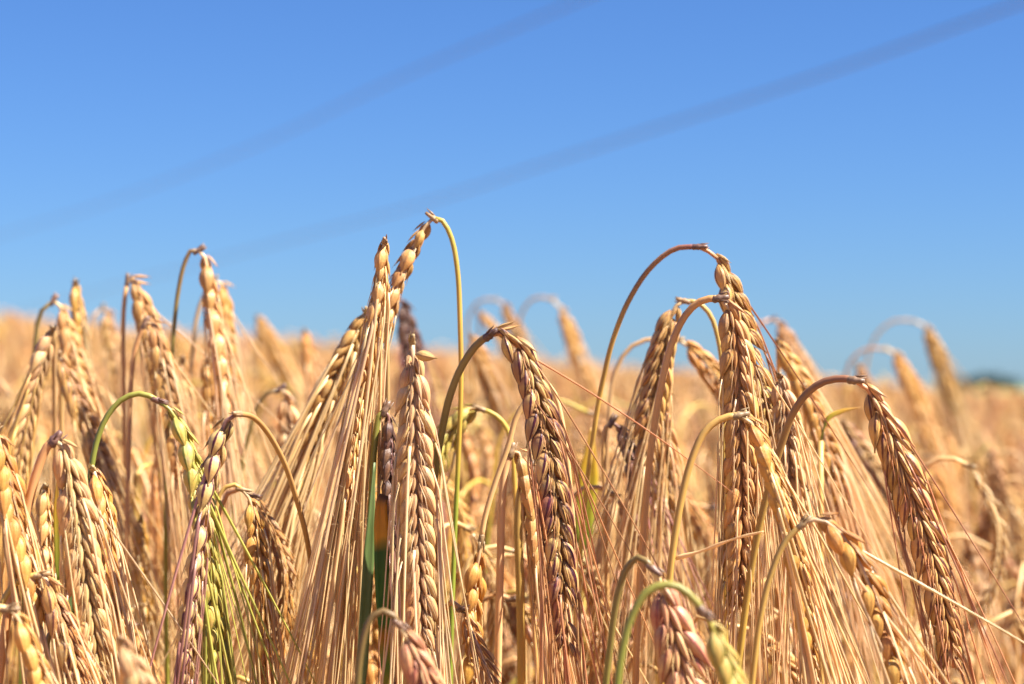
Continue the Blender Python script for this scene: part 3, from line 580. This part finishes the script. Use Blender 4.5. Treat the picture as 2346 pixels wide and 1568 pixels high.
# ---------------------------------------------------------------- crowd of similar stalks behind them
def proto_pts(k, r, H_=.90):
    tight_ = k < 5; rad = r.uniform(.005, .011) if tight_ else r.uniform(.011, .024); lean = r.uniform(-.05, .35) if tight_ else r.uniform(.1, .6); L = r.uniform(.070, .092); bx = r.uniform(-.02, .03)
    st = [(0, 0, 0), (bx * .4, r.uniform(-.01, .01), .35), (bx, 0, H_ - .13), (bx + .004, 0, H_ - .05), (bx + rad * .45, 0, H_ - rad * .5), (bx + rad * 1.3, 0, H_), (bx + rad * 2.1, 0, H_ - rad * .28)]
    e0 = np.array(st[-1]); d = np.array((lean, 0, -.9)); e = [e0 + nrm(d + np.array((.55, 0, .2)) * (1 - t) + np.array((-.25, 0, -.1)) * t) * L * t for t in (.04, .35, .7, 1)]
    return st, e
PAL = [('k_straw', 's_straw', 'a_straw'), ('k_gold', 's_gold', 'a_straw'), ('k_brown', 's_rust', 'a_straw'), ('k_pale', 's_straw', 'a_pale'), ('k_gold', 's_rust', 'a_gold'), ('k_straw', 's_mix', 'a_straw'), ('k_straw', 's_rust', 'a_pale'), ('k_red', 's_straw', 'a_straw')]
rp = random.Random(77); protos = []
def dup(root, label, group):
    c = root.copy(); sc.collection.objects.link(c); c['label'] = label; c['group'] = group
    for ch in root.children:
        q = ch.copy(); sc.collection.objects.link(q); q.parent = c
    return c
for k in range(10):
    st, e = proto_pts(k, rp); pal = PAL[k % 8]
    root = link('barley_stalk', None); tag(root, '', 'barley stalk')
    make_stalk(st, e, base=(0, 0, 0), root=root, seed=900 + k, detail=1, kern=pal[0], stemm=pal[1], awnm=pal[2], roll=rp.uniform(0, 1.5), size=rp.uniform(.92, 1.08), awn_len=.125, spread=.10, awn_n=1.0, awn_w=1.35)
    if k % 3 == 0:      # a dry flag leaf
        b = MB(); bx = st[2][0]; c_, _ = spline([(bx, 0, .66), (bx + .02, .008, .74), (bx + .05, .02, .78), (bx + .09, .03, .75), (bx + .11, .03, .69)], 22)
        t = np.linspace(0, 1, 22); b.ribbon(c_, .007 * np.minimum(.4 + t * 2, (1 - t) * 1.6 + .03), np.array((-.3, 1, .15))); b.build('leaf', M['l_dry'], root)
    protos.append(root)
rm = random.Random(5); placed = 0; spots = []; first = set()
for tries in range(9000):
    if placed >= 236: break
    d = math.sqrt(rm.uniform(.71 ** 2, 1.85 ** 2)) if tries % 3 else rm.uniform(.71, .90); u = rm.uniform(-.245, .245); x = u * d; px = 1173 + u * F
    if px > 2080 and d < 1.5: continue
    if d < .88 and 1480 < px < 2120: continue
    if any((x - a) ** 2 + (d - b_) ** 2 < .020 ** 2 for a, b_ in spots): continue
    spots.append((x, d)); low = rm.random()
    z = -.035 - abs(rm.gauss(0, .02)) if low < .38 else -.05 - rm.uniform(.0, .13)
    if low < .38 and px < 1650 and d > 1.0: z += .018
    if d < .84: z = -.035 - rm.uniform(0, .085)
    k = rm.randrange(5) if d < .95 else rm.randrange(10); zone = 'left third' if px < 800 else ('middle' if px < 1560 else 'right third')
    deep = 'close behind the front row' if d < 1.25 else 'deep in the blur'
    lab = 'unremarkable straw coloured stalk %s in the %s of the crop' % (deep, zone); grp = 'stalks %s, %s' % (deep, zone)
    if k not in first: first.add(k); o = protos[k]; o['label'] = lab; o['group'] = grp
    else: o = dup(protos[k], lab, grp)
    a = rm.gauss(.0, .75) if rm.random() < .8 else rm.uniform(0, 6.28)
    o.location = (x, d, ground(x, d) + z); o.rotation_euler = (rm.gauss(0, .04), rm.gauss(0, .04), a); o.scale = (rm.uniform(.9, 1.1),) * 2 + (1,)
    placed += 1

# ---------------------------------------------------------------- the rest of the field: thousands of stalks nobody could count
pc = bpy.data.collections.new('far_stalk_kinds')
def far_kind(b, ms): pc.objects.link(bpy.data.objects.new('far_stalk', b.mesh('far_stalk', ms)))
for k in range(7):
    st, e = proto_pts(k, rp); pal = PAL[(k * 3 + 1) % 8]
    b, ms = make_stalk(st, e, base=(0, 0, 0), seed=950 + k, detail=0, kern=pal[0], stemm=pal[1], awnm=pal[2], roll=rp.uniform(0, 1.5), size=1.05, spacing=.0030, awn_len=.11, spread=.15, awn_n=.7, awn_w=1.5)
    pc.objects.link(bpy.data.objects.new('far_stalk', b.mesh('far_stalk', ms)))
for k in range(3):      # bare straws with a dry blade
    b = MB(); h = .80 + .03 * k; bx = rp.uniform(-.03, .03)
    c_, _ = spline([(0, 0, 0), (bx * .5, 0, h * .5), (bx, .01, h)], 14); b.tube(c_, np.linspace(.0017, .0011, 14), 7, m=0)
    for q_ in range(2):
        sgn = -1 if (q_ + k) % 2 else 1; z0 = h - .05 - .09 * q_; x0 = bx * z0 / h
        c_, _ = spline([(x0, 0, z0 - .05), (x0 + sgn * .006, .003, z0), (x0 + sgn * .025, .012, z0 + .05), (x0 + sgn * .05, .02, z0 + .03), (x0 + sgn * .062, .022, z0 - .03)], 20)
        t = np.linspace(0, 1, 20); b.ribbon(c_, .007 * np.minimum(.4 + t * 2, (1 - t) * 1.6 + .03), np.array((-.25, 1, .2)), m=1)
    far_kind(b, [M[('s_straw', 's_gold', 's_rust')[k]], M['l_dry']])
rf = random.Random(8); pts = []
def canopy(x, y): return ground(x, y) - .032 + max(-.06, min(.035, rf.gauss(0, .020))) - (.05 * rf.random() if rf.random() < .4 else 0)
for _ in range(int(24 * 230)):
    y = math.sqrt(rf.uniform(1.85 ** 2, 9 ** 2)); x = rf.uniform(-1, 1) * (.30 * y + .1); pts.append((x, y, canopy(x, y)))
for _ in range(int(175 * 75)):
    y = math.sqrt(rf.uniform(9 ** 2, 27 ** 2)); x = rf.uniform(-1, 1) * (.28 * y); pts.append((x, y, canopy(x, y)))
for _ in range(1500):       # beside the picture
    y = rf.uniform(-.5, 1.85); x = rf.uniform(-1.3, 1.3)
    if math.hypot(x, y) < .42 or abs(x) < .27 * y + .17: continue
    if y < .35 and abs(x) < .5: continue
    pts.append((x, y, canopy(x, y) - .02))
for _ in range(520):        # lower stalks between the counted ones
    y = math.sqrt(rf.uniform(.72 ** 2, 1.85 ** 2)); x = rf.uniform(-1, 1) * .27 * y; pts.append((x, y, ground(x, y) - .075 - rf.random() * .09))
for _ in range(760):        # ears at every height just behind them
    y = math.sqrt(rf.uniform(1.0 ** 2, 2.4 ** 2)); x = rf.uniform(-1, .75) * .26 * y; pts.append((x, y, ground(x, y) - .034 - abs(rf.gauss(0, .045))))
for _ in range(260):        # stalks whose ears hang below the picture
    y = rf.uniform(.55, 1.2); x = rf.uniform(-1, 1) * .26 * y; pts.append((x, y, -.17 - .05 * (1.2 - y) - rf.random() * .06 + ground(x, y)))
me = bpy.data.meshes.new('barley_field'); me.from_pydata(pts, [], []); fo = link('barley_field', me)
tag(fo, 'mass of ripe barley filling the field behind the front rows', 'crop', kind='stuff')
g = bpy.data.node_groups.new('stalks', 'GeometryNodeTree')
g.interface.new_socket(name='Geometry', in_out='INPUT', socket_type='NodeSocketGeometry'); g.interface.new_socket(name='Geometry', in_out='OUTPUT', socket_type='NodeSocketGeometry')
gi = g.nodes.new('NodeGroupInput'); go = g.nodes.new('NodeGroupOutput')
ci = g.nodes.new('GeometryNodeCollectionInfo'); ci.inputs['Collection'].default_value = pc; ci.inputs['Separate Children'].default_value = True; ci.inputs['Reset Children'].default_value = True
ip = g.nodes.new('GeometryNodeInstanceOnPoints'); ip.inputs['Pick Instance'].default_value = True
rv = g.nodes.new('FunctionNodeRandomValue'); rv.data_type = 'FLOAT_VECTOR'; rv.inputs[0].default_value = (-.07, -.07, -1.1); rv.inputs[1].default_value = (.07, .07, 1.1)
ri = g.nodes.new('FunctionNodeRandomValue'); ri.data_type = 'INT'; ri.inputs[4].default_value = 0; ri.inputs[5].default_value = 9; ri.inputs['Seed'].default_value = 3
g.links.new(gi.outputs[0], ip.inputs['Points']); g.links.new(ci.outputs[0], ip.inputs['Instance'])
g.links.new(rv.outputs[0], ip.inputs['Rotation']); g.links.new(ri.outputs[2], ip.inputs['Instance Index']); g.links.new(ip.outputs[0], go.inputs[0])
fo.modifiers.new('stalks', 'NODES').node_group = g
